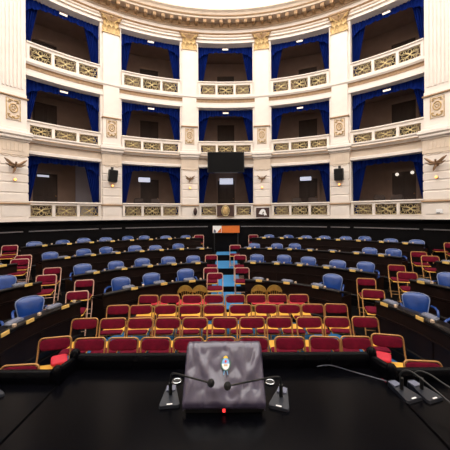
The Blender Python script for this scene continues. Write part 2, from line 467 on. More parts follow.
# ---- pilasters
def pilaster(deg, idx, label):
    big = abs(idx) == 3; hw = .37 if big else .31
    t = empty('pilaster', ring(RW, deg, 2.30), -R(deg)); tag(t, label, 'pilaster', 'giant pilasters')
    zb = 2.30; pr = .16 if big else .10
    def bx(q, w_, d_, z0, z1, ch=.0): q.box(-w_, w_, -d_, 0.0, z0-zb, z1-zb, None, ch)
    q = MB(); bx(q, hw+.09, pr+.08, 2.30, 2.42); bx(q, hw+.05, pr+.05, 2.42, 2.88)
    q.box(-hw+.04, hw-.04, -pr-.07, -pr-.05, .18, .5); q.build('base', M['plaster'], t)
    q = MB(); bx(q, hw+.09, pr+.11, 2.88, 2.93, .01); q.build('base_ledge', M['tan'], t)
    q = MB(); zs = [2.93, 3.26, 3.60, 3.88, 4.16, 4.50]
    for a_, c_ in zip(zs[:-1], zs[1:]): bx(q, hw+.05, pr+.05, a_+.02, c_-.02, .016)
    bx(q, hw+.03, pr+.03, 2.93, 4.55); q.build('rusticated_shaft', M['plaster'], t)
    q = MB()
    for i in range(3): # swags
        c = (i-1)*hw*.62
        q.tube([(c + hw*.3*cos(pi+pi*j/8), -pr-.06, 2.18 + .07*sin(pi+pi*j/8)+.05) for j in range(9)], .014, 6)
    q.build('swag', M['plaster_warm'], t, 40)
    q = MB(); bx(q, hw+.06, pr+.06, 4.52, 4.98)
    for j in range(6): q.box(-hw+.04+j*(2*hw-.08)/6+.02, -hw+.04+(j+1)*(2*hw-.08)/6-.02, -pr-.075, -pr-.06, 2.35, 2.6)
    q.build('fluted_block', M['plaster_warm'], t)
    q = MB(); bx(q, hw+.09, pr+.10, 4.98, 5.04, .01); bx(q, hw+.12, pr+.19, 5.04, 5.14, .02); bx(q, hw+.16, pr+.24, 5.14, 5.29, .03); q.build('cornice_block', M['plaster'], t)
    q = MB(); bx(q, hw+.05, pr+.06, 5.29, 5.42, .01); bx(q, hw+.02, pr+.03, 5.42, 6.42); q.build('pedestal', M['plaster'], t)
    q = MB(); bx(q, hw+.06, pr+.09, 6.42, 6.47, .01); q.build('pedestal_cap', M['tan'], t)
    # rosette panel: frame, scrolls, flower
    q = MB(); y = -pr-.03; x0, x1, z0, z1 = -.19, .19, 5.66-zb, 6.36-zb
    q.box(x0, x1, y-.012, y, z0, z1)
    o = q.build('ornament_panel', M['plaster_warm'], t)
    q = MB()
    q.tube([(x0, y-.015, z0), (x1, y-.015, z0), (x1, y-.015, z1), (x0, y-.015, z1)], .014, 6, closed=True)
    zc = (z0+z1)/2
    q.tube([(.11*cos(a), y-.025, zc+.04+.14*sin(a)) for a in [2*pi*j/14 for j in range(14)]], .02, 6, closed=True)
    for s in (-1, 1):
        q.tube([(s*.03, y-.03, z0+.05), (s*.13, y-.03, z0+.1), (s*.15, y-.03, z0+.18), (s*.09, y-.03, z0+.17)], .02, 6)
        q.tube([(s*.02, y-.03, z1-.06), (s*.12, y-.03, z1-.05), (s*.14, y-.03, z1-.13), (s*.08, y-.03, z1-.12)], .02, 6)
    q.ball(.04, Matrix.Translation((0, y-.02, z0+.1)), 8)
    for j in range(6): q.ball(.022, Matrix.Translation((.045*cos(j*pi/3), y-.02, zc+.04+.06*sin(j*pi/3))), 8)
    q.build('ornament', M['gilt'], t, 50)
    # tall shaft
    q = MB(); bx(q, hw+.02, pr+.02, 6.47, 6.6, .01); bx(q, hw-.0, pr, 6.6, 9.93)
    if big:
        nf = 6
        for j in range(nf):
            a_ = -hw+.05+j*(2*hw-.1)/nf; b_ = a_+(2*hw-.1)/nf
            q.box(a_+.022, b_-.022, -pr-.035, -pr, 6.75-zb, 9.82-zb, None, .01)
    q.build('shaft', M['plaster'], t)
    # corinthian capital
    q = MB(); z = 9.93-zb
    prof = [(.0, hw+.0), (.1, hw-.02), (.45, hw+.0), (.62, hw+.09)]
    vs = []; fs = []
    for dz, w_ in prof:
        d_ = pr + (w_-hw) + .01
        vs += [(-w_, 0, z+dz), (-w_, -d_, z+dz), (w_, -d_, z+dz), (w_, 0, z+dz)]
    for i in range(len(prof)-1):
        for j in range(3): fs.append((i*4+j, i*4+j+1, i*4+5+j, i*4+4+j))
    q.add(vs, fs)
    q.build('capital_bell', M['tan'], t)  # darker tone paints in the shade between the gilt leaves
    q = MB(); q.box(-hw-.03, hw+.03, -pr-.04, 0, z-.04, z+.02)
    def leaf(cx, z0_, h, w_):
        T = Matrix.Translation((cx, -pr-.01, z0_)); vs = []; fs = []
        for j in range(7):
            v = j/6; out = .02 + .10*v**3; ww = w_*(sin(pi*(.15+.8*v)))*.5
            for i, u in enumerate((-1, -.5, 0, .5, 1)): vs.append((u*ww, -out + .02*abs(u), h*v - (.05 if v > .9 else 0)))
        for j in range(6):
            for i in range(4): a = j*5+i; fs.append((a, a+1, a+6, a+5))
        n0 = len(vs); vs += [(x, y_+.015, z_) for x, y_, z_ in vs]; fs += [tuple(n0+i for i in f[::-1]) for f in fs]
        q.add(vs, fs, T)
    for i in range(4): leaf((i-1.5)*hw*.55, z+.02, .26, .2)
    for i in range(3): leaf((i-1)*hw*.62, z+.2, .27, .2)
    for s in (-1, 1):
        q.tube([(s*(hw*.25 + .02*a_*0 + (hw*.75+.04)*a_), -pr-.03-.08*a_, z+.40+.22*a_) for a_ in (0, .3, .6, .85, 1)], .028, 6)
        q.tube([(s*(hw-.03)+.06*cos(a_)*(1-a_/9), -pr-.10, z+.52+.06*sin(a_)*(1-a_/9)) for a_ in [j*.7 for j in range(10)]], .024, 6)
    q.ball(.05, Matrix.Translation((0, -pr-.09, z+.62)), 8)
    q.build('capital', M['gilt'], t, 45)
    q = MB(); q.box(-hw-.12, hw+.12, -pr-.12, 0, z+.68, z+.76, None, .015); q.box(-hw-.08, hw+.08, -pr-.08, 0, z+.63, z+.68); q.build('abacus', M['tan'], t)
    return t
PN = {-3: 'broad fluted ivory pilaster at the left edge of the hall', -2: 'smooth ivory pilaster with gilt capital, left one carrying a loudspeaker', -1: 'smooth ivory pilaster just left of the hanging black screen', 1: 'smooth ivory pilaster just right of the hanging black screen', 2: 'smooth ivory pilaster with gilt capital, right one carrying a loudspeaker', 3: 'broad fluted ivory pilaster at the right edge of the hall'}
for i in (-3, -2, -1, 1, 2, 3): pilaster((i-.5*(1 if i > 0 else -1))*DLT, i, PN[i])

# ---- wall fittings on the pilasters
def on_pier(i, out=0.0, z=0): return local((i-.5*(1 if i > 0 else -1))*DLT, RW-out, z)
for i in (-3, -1, 1, 3):
    big = abs(i) == 3; s0 = 1.15 if big else .8
    z = 4.07 if not big else 4.12
    t = empty('wall_bracket'); t.matrix_world = on_pier(i, .255 if big else .155, z)
    tag(t, {-3: 'bronze winged wall bracket on the broad left edge pilaster', -1: 'bronze winged wall bracket left of the hanging screen', 1: 'bronze winged wall bracket right of the hanging screen', 3: 'bronze winged wall bracket on the broad right edge pilaster'}[i], 'ornament', 'bronze wall brackets')
    q = MB(); q.lathe([(.05*s0, -.0), (.07*s0, .02), (.04*s0, .05), (.02*s0, .07)], 12, Matrix.Rotation(pi/2, 4, 'X'))
    q.tube([(0, -.05*s0, 0), (0, -.12*s0, .03*s0), (.01, -.16*s0, .12*s0)], .025*s0, 8); q.build('stem', M['bronze'], t, 40)
    for s in (-1, 1):
        q = MB(); q.tube([(0, -.10*s0, .02*s0), (s*.10*s0, -.14*s0, .05*s0), (s*.2*s0, -.15*s0, .14*s0), (s*.27*s0, -.14*s0, .20*s0)], .03, 6, rads=[.04*s0, .045*s0, .035*s0, .01])
        q.tube([(0, -.10*s0, 0), (s*.12*s0, -.14*s0, 0), (s*.24*s0, -.14*s0, .06*s0)], .03, 6, rads=[.035*s0, .04*s0, .01]); q.build('wing', M['bronze'], t, 40)
    q = MB(); q.tube([(0, -.08*s0, -.02), (-.03*s0, -.12*s0, -.12*s0), (-.06*s0, -.11*s0, -.2*s0)], .03, 6, rads=[.035*s0, .035*s0, .012]); q.build('tail', M['bronze'], t, 40)
for i in (-3, -2, -1, 1, 2, 3):
    big = abs(i) == 3
    t = empty('uplight'); t.matrix_world = on_pier(i, .255 if big else .155, 3.66)
    tag(t, 'small orange lit lamp low on the pilaster, ' + {-3: 'left edge of the hall', -2: 'under the left loudspeaker', -1: 'left of the hanging screen', 1: 'right of the hanging screen', 2: 'under the right loudspeaker', 3: 'right edge of the hall'}[i], 'lamp', 'orange pilaster lamps')
    q = MB(); q.lathe([(.03, 0), (.05, .03), (.055, .07), (.05, .07)], 10, Matrix.Rotation(R(70), 4, 'X')); q.build('cup', M['bronze'], t, 40)
    q = MB(); q.ball(.04, Matrix.Translation((0, -.09, .03)), 10); q.build('bulb', M['lampwarm'], t, 40)
for i in (-2, 2):
    t = empty('loudspeaker'); t.matrix_world = on_pier(i, .155, 4.30)
    tag(t, 'black box loudspeaker mounted on the %s smooth pilaster' % ('left' if i < 0 else 'right'), 'loudspeaker', 'wall loudspeakers')
    rot = Matrix.Translation((0, -.17, -.22)) @ Matrix.Rotation(R(8), 4, 'X') @ Matrix.Rotation(R(4 if i < 0 else 0), 4, 'Y')
    q = MB(); q.box(-.17, .17, -.13, .13, -.24, .24, rot, .02); q.build('cabinet', M['black'], t)
    q = MB(); q.box(-.14, .14, -.137, -.13, -.2, .2, rot); q.build('grille_cloth', M['foam'], t)
    q = MB(); q.tube([(0, 0, .1), (0, -.1, .12), (0, -.17, .0)], .02, 8); q.box(-.05, .05, -.02, 0, .05, .15); q.build('bracket', M['black'], t)
# hanging screen
t = empty('hanging_screen', ring(8.55, 0, 4.80)); tag(t, 'large black flat screen hanging in front of the central bay', 'screen')
q = MB(); q.box(-.81, .81, -.04, .04, -.45, .46, None, .015); q.build('casing', M['black'], t)
q = MB(); q.box(-.78, .78, -.045, -.04, -.42, .43); q.build('display', M['tvblack'], t)
q = MB(); q.box(-.5, .5, -.02, .03, -.47, -.43); q.build('speaker_bar', M['slate'], t)
q = MB(); q.box(-.15, .15, .04, .08, -.2, .3); q.tube([(0, .06, .3), (0, .25, .42)], .025, 8); q.build('mount', M['black'], t)
def flat(name, label, cat, px0, px1, py0, py1, r, m, frame=None, th=.03):
    a0, a1 = phi_of(px0, r, py0), phi_of(px1, r, py0); a = (a0+a1)/2
    d = Y0 + r*cos(R(a)); yc0 = unroll((px0+px1)/2, py0)[1]; yc1 = unroll((px0+px1)/2, py1)[1]
    zt, zb = CAMZ - yc0*d/FPX, CAMZ - yc1*d/FPX
    T = local(a, r, zb); t = empty(name); t.matrix_world = T
    wd = r*R(a1-a0)/2; h = zt-zb
    tag(t, label, cat)
    q = MB(); q.box(-wd, wd, 0, th, 0, h); q.build('panel', m, t)
    if frame:
        q = MB(); q.tube([(-wd, 0, 0), (wd, 0, 0), (wd, 0, h), (-wd, 0, h)], .012, 4, closed=True); q.build('frame', frame, t)
    return t, wd, h
flat('paper_notice', 'white sheet on the dark door beneath the hanging screen', 'notice', 219.5, 233, 178.3, 184.5, 10.9, M['screen'], M['white'])  # plain paper, its brightness put in as a glow of its own
flat('door_sign', 'long white lit sign over the brown door of the far left lowest box', 'sign', 37.5, 49, 174.8, 177, 10.9, M['screen'], M['white'])
flat('wall_screen', 'small lit screen inside the lowest box left of centre', 'screen', 138.5, 150, 177.3, 182.3, 10.5, M['screen'], M['black'])
flat('wall_screen', 'small lit screen inside the lowest box right of centre', 'screen', 300, 311.5, 176.5, 180.8, 10.5, M['screen'], M['black'])
for n_, (px, py) in enumerate(((396, 174), (411, 172))):
    a = phi_of(px, 10.9, py); d = Y0 + 10.9*cos(R(a)); z = CAMZ - unroll(px, py)[1]*d/FPX
    t = empty('globe_lamp'); t.matrix_world = local(a, 11.3, z)
    tag(t, 'small round lit wall lamp in the far right lowest box, %s one' % ('left' if n_ == 0 else 'right'), 'lamp', 'globe lamps')
    q = MB(); q.ball(.07, Matrix.Translation((0, -.22, 0)), 12); q.build('globe', M['lamp'], t, 40)
    q = MB(); q.tube([(0, 0, -.08), (0, -.15, -.1), (0, -.22, -.06)], .015, 6); q.box(-.04, .04, -.02, 0, -.14, -.02); q.build('arm', M['brass'], t)
# crest plaque and scarf plaque
t, wd, h = flat('crest_plaque', 'brown plaque with gold oval crest on the central lowest balustrade', 'plaque', 217, 234, 205, 216.5, 8.85, M['brownp'], M['tan'])
q = MB(); q.lathe([(.001, 0), (.14, 0), (.13, .03), (.06, .05), (.001, .055)], 20, Matrix.Translation((0, -.0, h/2)) @ Matrix.Diagonal((1, 1, 1.45, 1)) @ Matrix.Rotation(pi/2, 4, 'X')); q.build('crest', M['gilt'], t, 40)
q = MB(); q.tube([(.17*cos(a), -.02, h/2+.235*sin(a)) for a in [2*pi*j/20 for j in range(20)]], .02, 6, closed=True); q.build('laurel_ring', M['iron'], t, 40)
t, wd, h = flat('scarf_plaque', 'brown plaque with white headscarf emblem on the pilaster base right of centre', 'plaque', 256, 269.5, 207.5, 217.5, 8.72, M['brownp'], M['white'])
q = MB()
pts = [(-.13, -.02), (-.10, .08), (-.03, .15), (.06, .14), (.12, .06), (.13, -.04), (.16, -.13), (.10, -.10), (.06, -.15), (.03, -.08), (-.05, -.03), (.02, .02), (.045, .08), (-.0, .1), (-.06, .06), (-.09, -.0)]
pts = [(-.17, -.06), (-.12, .06), (-.05, .14), (.04, .16), (.11, .1), (.14, .0), (.19, -.13), (.12, -.1), (.1, -.16), (.04, -.07), (-.04, -.09)]
q.prism([(x, z+h/2) for x, z in pts], -.02, 0); q.build('headscarf', M['white'], t)
q = MB(); q.prism([(x, z+h/2) for x, z in ((-.02, -.03), (.05, .05), (.06, .0), (.02, -.06))], -.026, -.02); q.build('face_gap', M['brownp'], t)
t = empty('hanging_mask'); t.matrix_world = on_pier(-1, .17, 2.64) @ Matrix.Translation((.22, -.02, 0)); tag(t, 'small dark bronze lantern low on the pilaster left of centre', 'lantern')
q = MB(); q.lathe([(.02, -.17), (.07, -.1), (.09, 0), (.07, .1), (.03, .16)], 10, Matrix.Translation((0, -.08, 0))); q.build('body', M['brownp'], t, 40)
q = MB(); q.tube([(0, 0, .14), (0, -.06, .2), (0, -.08, .16)], .012, 6); q.build('hook', M['bronze'], t)
# orange and white picture panel at the head of the aisle
t, wd, h = flat('aisle_banner', 'bright orange panel with a pale left end at the head of the central aisle', 'banner', 212.5, 239.5, 225.5, 233, 8.80, M['orange'], M['wooddk'])
q = MB(); q.box(-wd+.01, -wd+.40, -.012, 0, .01, h-.01); q.build('pale_picture', M['white'], t)
q = MB(); q.prism([(-wd+.2, .02), (-wd+.38, .02), (-wd+.38, h*.7)], -.018, -.012); q.build('orange_figure', M['orange'], t)
q = MB(); q.prism([(-wd+.03, .02), (-wd+.16, .02), (-wd+.13, h*.4), (-wd+.05, h*.5)], -.018, -.012); q.build('grey_figure', M['slate_hi'], t)
zb_ = t.matrix_world.translation.z
for xx in (-wd+.05, wd-.1):
    q = MB(); q.box(xx, xx+.05, 0.0, .03, .79-zb_, 0); q.build('stand', M['black'], t)

# ================================================================== DEPUTIES' DESKS
ROWS = dict(D=dict(r=3.08, z=.91, f=.16, n='front'), C=dict(r=4.66, z=1.07, f=.32, n='second'), B=dict(r=6.31, z=1.30, f=.55, n='third'), A=dict(r=8.04-.02, z=1.54, f=.79, n='rear'))
PX = {'D': [1, 27, 63, 133.5, 163.5, 192, 259, 287, 316, 386, 422], 'C': [27, 96, 124, 150, 174, 198, 253, 277, 300, 327, 353, 422],
      'B': [2, 67, 93, 118, 142, 161.5, 182, 202, 249, 270, 290, 310.5, 333, 357, 382, 447], 'A': [44.5, 69, 91.5, 112.5, 132, 151, 170, 188, 264, 282, 300.5, 319, 338.5, 359, 382, 406]}
SEG = {'D': [(-106, None), (103, 206), (245, 341), (None, 106)], 'C': [(-98, None), (73, 207), (244, 376), (None, 98)], 'B': [(-92, None), (42, 212), (240, 402), (None, 92)], 'A': [(21, 201), (252, 424)]}
WEND = {'D': (80, 376), 'C': (41, 410), 'B': (17, 436)}
BLKN = ['left wing', 'left of the central aisle', 'right of the central aisle', 'right wing']
NOCHAIR = {('D', 259), ('D', 287), ('B', 310.5), ('B', 333), ('B', 202)}
chair_spots = []; term_spots = []
for rn, rw in ROWS.items():
    r, z, fl = rw['r'], rw['z'], rw['f']
    segs = []
    for i, s in enumerate(SEG[rn]):
        bi = i if len(SEG[rn]) == 4 else i+1
        if s[1] is None and s[0] is not None: segs.append((bi, s[0], phi_of(WEND[rn][0], r)))
        elif s[0] is None: segs.append((bi, phi_of(WEND[rn][1], r), s[1]))
        else: segs.append((bi, phi_of(s[0], r), phi_of(s[1], r)))
    for bi, a0, a1 in segs:
        mid = (a0+a1)/2; t = empty('curved_desk', ring(r, mid, fl)); inv = Matrix.Translation(-t.location)
        tag(t, 'long dark wooden curved desk, %s row, %s' % (rw['n'], BLKN[bi]), 'desk', "curved deputies' desks")
        base = TIERS['DCBA'.index(rn)-1][2] if rn != 'D' else 0.0
        q = MB(); q.arc(r, r+.035, fl+.005, z-.06, a0, a1); q.build('front_panel', M['wood'], t, 25, inv)
        q = MB(); q.sweep([(r-.015, fl+.005), (r-.015, fl+.10), (r, fl+.12), (r, fl+.005)], a0, a1); q.build('skirting', M['wooddk'], t, 25, inv)
        q = MB(); q.sweep([(r-.03, z-.07), (r-.045, z-.05), (r-.045, z-.025), (r-.03, z-.012), (r+.05, z-.012), (r+.06, z-.03), (r+.06, z-.07)], a0, a1); q.build('front_rail', M['wooddk'], t, 25, inv)
        q = MB(); q.sweep([(r-.02, z-.30), (r-.02, z-.275), (r, z-.27), (r, z-.31)], a0, a1); q.build('moulding', M['wood'], t, 25, inv)
        q = MB(); q.sweep([(r+.06, z-.07), (r+.06, z-.045), (r+.46, z-.13), (r+.46, z-.155)], a0, a1); q.build('writing_top', M['wooddk'], t, 25, inv)
        for a in (a0, a1):
            da = .03/r*57.3; e0, e1 = (a, a+da) if a == a0 else (a-da, a)
            q = MB(); q.arc(r+.035, r+.42, fl+.005, z-.155, e0, e1, .5); q.build('end_panel', M['wood'], t, None, inv)
        nst = max(2, int(R(a1-a0)*r/.75)); 
        for j in range(nst+1):
            a = a0 + .6 + (a1-a0-1.2)*j/nst; da = .035/r*57.3
            q = MB(); q.arc(r-.012, r, fl+.12, z-.31, a-da, a+da, 1); q.build('stile', M['wood'], t, None, inv)
        for px in PX[rn]:
            a = phi_of(px, r)
            if not (a0 < a < a1): continue
            T = local(a, r-.045, z-.005)
            q = MB(); q.box(-.075, .075, -.012, .0, -.045, .012, T, .003); q.build('nameplate', M['plate'], t, None, inv)
            T2 = local(a + .21/r*57.3, r-.02, z-.012)
            if a + .21/r*57.3 < a1 - 1:
                q = MB(); q.box(-.022, .022, -.022, .022, 0, .045, T2, .005); q.build('socket_box', M['beige'], t, None, inv)
            chair_spots.append((rn, bi, px, a)); term_spots.append((rn, bi, px, a))
# voting terminals
proto = empty('desk_terminal')
q = MB(); q.pad(.30, .14, .045, Matrix.Translation((0, 0, .05)) @ Matrix.Rotation(R(12), 4, 'X'), e=.6); q.build('console', M['slate'], proto, 60)
q = MB(); q.pad(.24, .09, .012, Matrix.Translation((0, -.003, .073)) @ Matrix.Rotation(R(12), 4, 'X'), e=.6); q.build('display', M['slate_hi'], proto, 60)
q = MB(); q.box(-.07, .07, -.04, .05, 0, .035, None, .006); q.build('foot', M['black'], proto)
def seq(spots):
    cnt = {}
    for s in spots: cnt.setdefault((s[0], s[1]), []).append(s)
    return cnt
grp = seq(term_spots)
first = True
for (rn, bi), lst in grp.items():
    lst.sort(key=lambda s: s[3]); rw = ROWS[rn]
    for i, s in enumerate(lst):
        o = proto if first else copy_tree(proto); first = False
        rr = rw['r']+.17
        z = rw['z'] - .045 - (rr+.05-rw['r']-.06)*.2125 + .003
        o.location = ring(rr, s[3] - .05/rr*57.3, z+.003); o.rotation_euler = (0, 0, -R(s[3]))
        if len(lst) == 1: pos = 'the only one seen there'
        else: pos = ordinal(i, len(lst))
        tag(o, 'grey voting terminal, %s row desk, %s, %s' % (rw['n'], BLKN[bi].replace('the ', ''), pos), 'terminal', 'voting terminals on the desks')
# blue leather armchairs
proto = empty('armchair')
q = MB()
def back_surf(th):
    vs = []; fs = []; nu, nv = 12, 8
    for side in (0, 1):
        for j in range(nv+1):
            for i in range(nu+1):
                u = -1+2*i/nu; v = j/nv
                hw_ = .18 + .065*v - .03*max(0, v-.8)*5*abs(u)
                x = u*hw_; z = .42 + .41*v - .05*(abs(u)**3)*(v**3)
                y = .20 + .09*v - .07*u*u*(.4+.6*v)
                bulge = th*(1-u**4)*(1-(2*v-1)**4)+.012
                vs.append((x, y - bulge if side == 0 else y + .03, z))
    n1 = (nu+1)*(nv+1)
    for j in range(nv):
        for i in range(nu):
            a = j*(nu+1)+i; fs.append((a, a+1, a+nu+2, a+nu+1)); fs.append((n1+a, n1+a+nu+1, n1+a+nu+2, n1+a+1))
    loop = [i for i in range(nu+1)] + [j*(nu+1)+nu for j in range(1, nv+1)] + [nv*(nu+1)+i for i in range(nu-1, -1, -1)] + [j*(nu+1) for j in range(nv-1, 0, -1)]
    for a, b_ in zip(loop, loop[1:]+loop[:1]): fs.append((a, n1+a, n1+b_, b_))
    return vs, fs, loop
vs, fs, loop = back_surf(.045)
q.add(vs, fs); bk = q.build('backrest', M['leather'], proto, 60)
q = MB(); q.tube([vs[i] for i in loop], .009, 6, closed=True); q.build('piping', M['piping'], bk, 60)
q = MB(); q.pad(.48, .46, .11, Matrix.Translation((0, -.02, .43)), e=.35); q.build('seat', M['leather'], proto, 60)
for s in (-1, 1):
    q = MB(); q.tube([(s*.25, .2, .60), (s*.27, .05, .62), (s*.27, -.12, .61), (s*.26, -.18, .55), (s*.25, -.16, .42)], .022, 8); q.build('armrest', M['leather'], proto, 60)
q = MB(); q.tube([(0, 0, .08), (0, 0, .38)], .03, 10); q.build('pedestal', M['black'], proto, 40)
q = MB()
for j in range(5): q.tube([(0, 0, .09), (.24*cos(j*2*pi/5), .24*sin(j*2*pi/5), .035)], .02, 6); q.ball(.03, Matrix.Translation((.24*cos(j*2*pi/5), .24*sin(j*2*pi/5), .031)), 8)
q.build('base', M['black'], proto, 40)
first = True
grp = seq([s for s in chair_spots if (s[0], s[2]) not in NOCHAIR])
for (rn, bi), lst in grp.items():
    lst.sort(key=lambda s: s[3]); rw = ROWS[rn]
    for i, s in enumerate(lst):
        o = proto if first else copy_tree(proto); first = False
        rr = rw['r'] + {'D': .80, 'C': .82, 'B': .84, 'A': .62}[rn] + random.uniform(-.03, .03)
        sg = -1 if s[3] < 0 else 1
        p = ring(rr, s[3] + sg*{'D': .04, 'C': .06, 'B': .12, 'A': .13}[rn]/rr*57.3, rw['f']+.002); o.location = p
        face = atan2(p.x, p.y - .5)           # turned to the podium
        o.rotation_euler = (0, 0, -face + random.uniform(-.38, .38)); o.scale = (1, 1, random.uniform(.94, 1.0))
        pos = 'the only one seen there' if len(lst) == 1 else ordinal(i, len(lst))
        tag(o, 'blue leather armchair, %s row, %s, %s' % (rw['n'], BLKN[bi].replace('the ', ''), pos), 'armchair', "blue deputies' armchairs")

# ================================================================== RED FOLDING CHAIRS
def make_folding(mt, full=True, name='folding_chair'):
    t = empty(name)
    q = MB(); hw = .205
    def side(s): return [(s*hw, -.24, .012), (s*hw, .02, .42), (s*hw, .10, .55), (s*hw, .165, .735)]
    arc = [(cos(a)*.05, sin(a)*.05) for a in [j*pi/2/4 for j in range(5)]]
    pts = side(-1) + [(-hw+.05-c, .165+.018*s_/.05, .735+s_) for c, s_ in arc][1:] + [(hw-.05+c, .165+.018*s_/.05, .735+s_) for c, s_ in arc[::-1]][:-1] + side(1)[::-1]
    q.tube(pts, .0135, 7); q.build('frame', mt, t, 60)
    for s in (-1, 1):
        q = MB(); q.tube([(s*(hw-.025), -.13, .43), (s*(hw-.02), .08, .22), (s*(hw-.02), .27, .012)], .011, 6); q.build('leg', mt, t, 60)
    q = MB(); q.tube([(-hw+.02, .22, .065), (hw-.02, .22, .065)], .009, 6); q.build('stretcher', mt, t, 60); q = MB(); q.tube([(-hw, -.19, .09), (hw, -.19, .09)], .009, 6); q.build('stretcher', mt, t, 60)
    q = MB(); q.pad(.39, .05, .15, Matrix.Translation((0, .154, .702)) @ Matrix.Rotation(R(-17), 4, 'X'), e=.35)
    q.v = [(x, y, z) for x, y, z in q.v]; q.build('backrest', M['red'], t, 60)
    q = MB(); q.box(-.19, .19, -.34, .10, .43, .45, None, .006); q.build('seat_board', M['board'], t)
    q = MB(); q.pad(.385, .17, .035, Matrix.Translation((0, -.275, .463)), e=.3) if not full else q.pad(.385, .37, .055, Matrix.Translation((0, -.135, .472)), e=.3); q.build('seat_cushion', M['red'], t, 60)
    return t
F1 = make_folding(M['brass'], False); F2 = make_folding(M['pinkm']); F3 = make_folding(M['brass'])
uses = [False]*3
def place_chair(which, x, y, z, rz, label, group):
    src = (F1, F2, F3)[which]
    o = src if not uses[which] else copy_tree(src); uses[which] = True
    o.location = (x, y, z+.001); o.rotation_euler = (0, 0, rz)
    tag(o, label, 'chair', group); return o
WELL = [('front', 3.95+.02, 336.5, [91, 123.5, 155.5, 189, 221, 253, 289.5, 323.5, 355.5]),
        ('second', 4.72, 317, [86, 114, 141, 168, 195, 224.5, 252, 279, 309, 336, 364]),
        ('third', 5.40, 305, [119, 142, 166, 190.5, 214.5, 240.5, 265.5, 289, 312, 335]),
        ('fourth', 6.06, 294, [148.5, 170, 192, 214, 235.5, 256, 277.5, 298.5])]
for rn, D, py, xs in WELL:
    for i, px in enumerate(xs):
        u, v = unroll(px, py); x = CAMX + u*D/FPX
        place_chair(0, x, D-.16, 0, random.uniform(-.05, .05) - x*.03, 'crimson folding chair with brass frame, %s row of the well, %s' % (rn, ordinal(i, len(xs))), 'crimson chairs in the well rows')
def chair_at(which, px, py, fl, label, group, rz=None, D=None):
    u, v = unroll(px, py)
    if D is None: D = min(FPX*(CAMZ-fl-.805)/v, 12.72)
    x = CAMX + u*D/FPX
    rr = -atan2(x, D)*.6 if rz is None else rz
    off = Vector((-sin(rr)*-1*.17*-1, -cos(rr)*.17))
    return place_chair(which, x - (-sin(rr))*.17*1, D - cos(rr)*.17, fl, rr, label, group)
g = 'loose crimson chairs beside the podium'
c1 = chair_at(0, 55.5, 336.5, 0, 'crimson folding chair with a bare yellow board, standing left of the front row', g, .22)
c2 = chair_at(0, 20, 364, 0, 'crimson folding chair half hidden behind the left desk edge', g, .1)
c3 = chair_at(0, 387, 333.8, 0, 'crimson folding chair with a bright cushion, standing right of the front row', g, -.22)
c4 = chair_at(0, 422.5, 360, 0, 'crimson folding chair half hidden behind the right desk edge', g, -.1)
for c, sd, nm in ((c1, 1, 'left'), (c3, -1, 'right')):
    o = MB().pad(.20, .15, .06, e=.35).build('loose_cushion', M['coral'], None, 60)
    v = Matrix.Rotation(c.rotation_euler.z, 4, 'Z') @ Vector((.09*sd, .035, 0))
    o.location = (c.location.x + v.x, c.location.y + v.y, .53); o.rotation_euler = (R(28), 0, c.rotation_euler.z + .3*sd)
    tag(o, 'bright red loose cushion lying on the board of the chair at the %s end' % nm, 'cushion', 'bright red loose cushions')
AISLE = [('central aisle, left side, rear step', 199, 234.3, .79), ('central aisle, left side, third step', 211.3, 254.6, .32), ('central aisle, left side, second step, behind another', 210.8, 267.3, .16), ('central aisle, left side, lowest step', 215, 272.6, .16),
         ('central aisle, right side, rear step', 253.3, 234.3, .79), ('central aisle, right side, fourth step up', 235.2, 244.7, .55), ('central aisle, right side, third step', 240, 254.8, .32), ('central aisle, right side, lowest step', 242, 267.3, .16),
         ('left aisle, top step, front of the pair', 10, 245, .79), ('left aisle, top step, back of the pair', 13.5, 242.3, .79), ('left aisle, third step, front of the pair', 20, 258.6, .55), ('left aisle, third step, back of the pair', 23.5, 254.8, .55),
         ('left aisle, second step, front of the pair', 46.5, 274.5, .32), ('left aisle, second step, back of the pair', 52.5, 267.3, .32), ('left aisle, lowest step, back of the pair', 84.5, 279.5, .16), ('left aisle, lowest step, front of the pair', 77.5, 290.7, .16),
         ('right aisle, top step, left of the pair', 437, 239.5, .79), ('right aisle, top step, right of the pair', 452, 242.5, .79), ('right aisle, third step, back of the pair', 418.5, 251.3, .55), ('right aisle, third step, front of the pair', 430, 255.5, .55),
         ('right aisle, second step, back of the pair', 396.5, 264.6, .32), ('right aisle, second step, front of the pair', 407, 271.7, .32), ('right aisle, lowest step, back of the pair', 366, 278, .16), ('right aisle, lowest step, front of the pair', 373, 289.2, .16)]
for nm, px, py, fl in AISLE:
    chair_at(2 if px > 300 else 1, px, py, fl, 'crimson folding chair in the ' + nm, 'crimson chairs in the aisles')

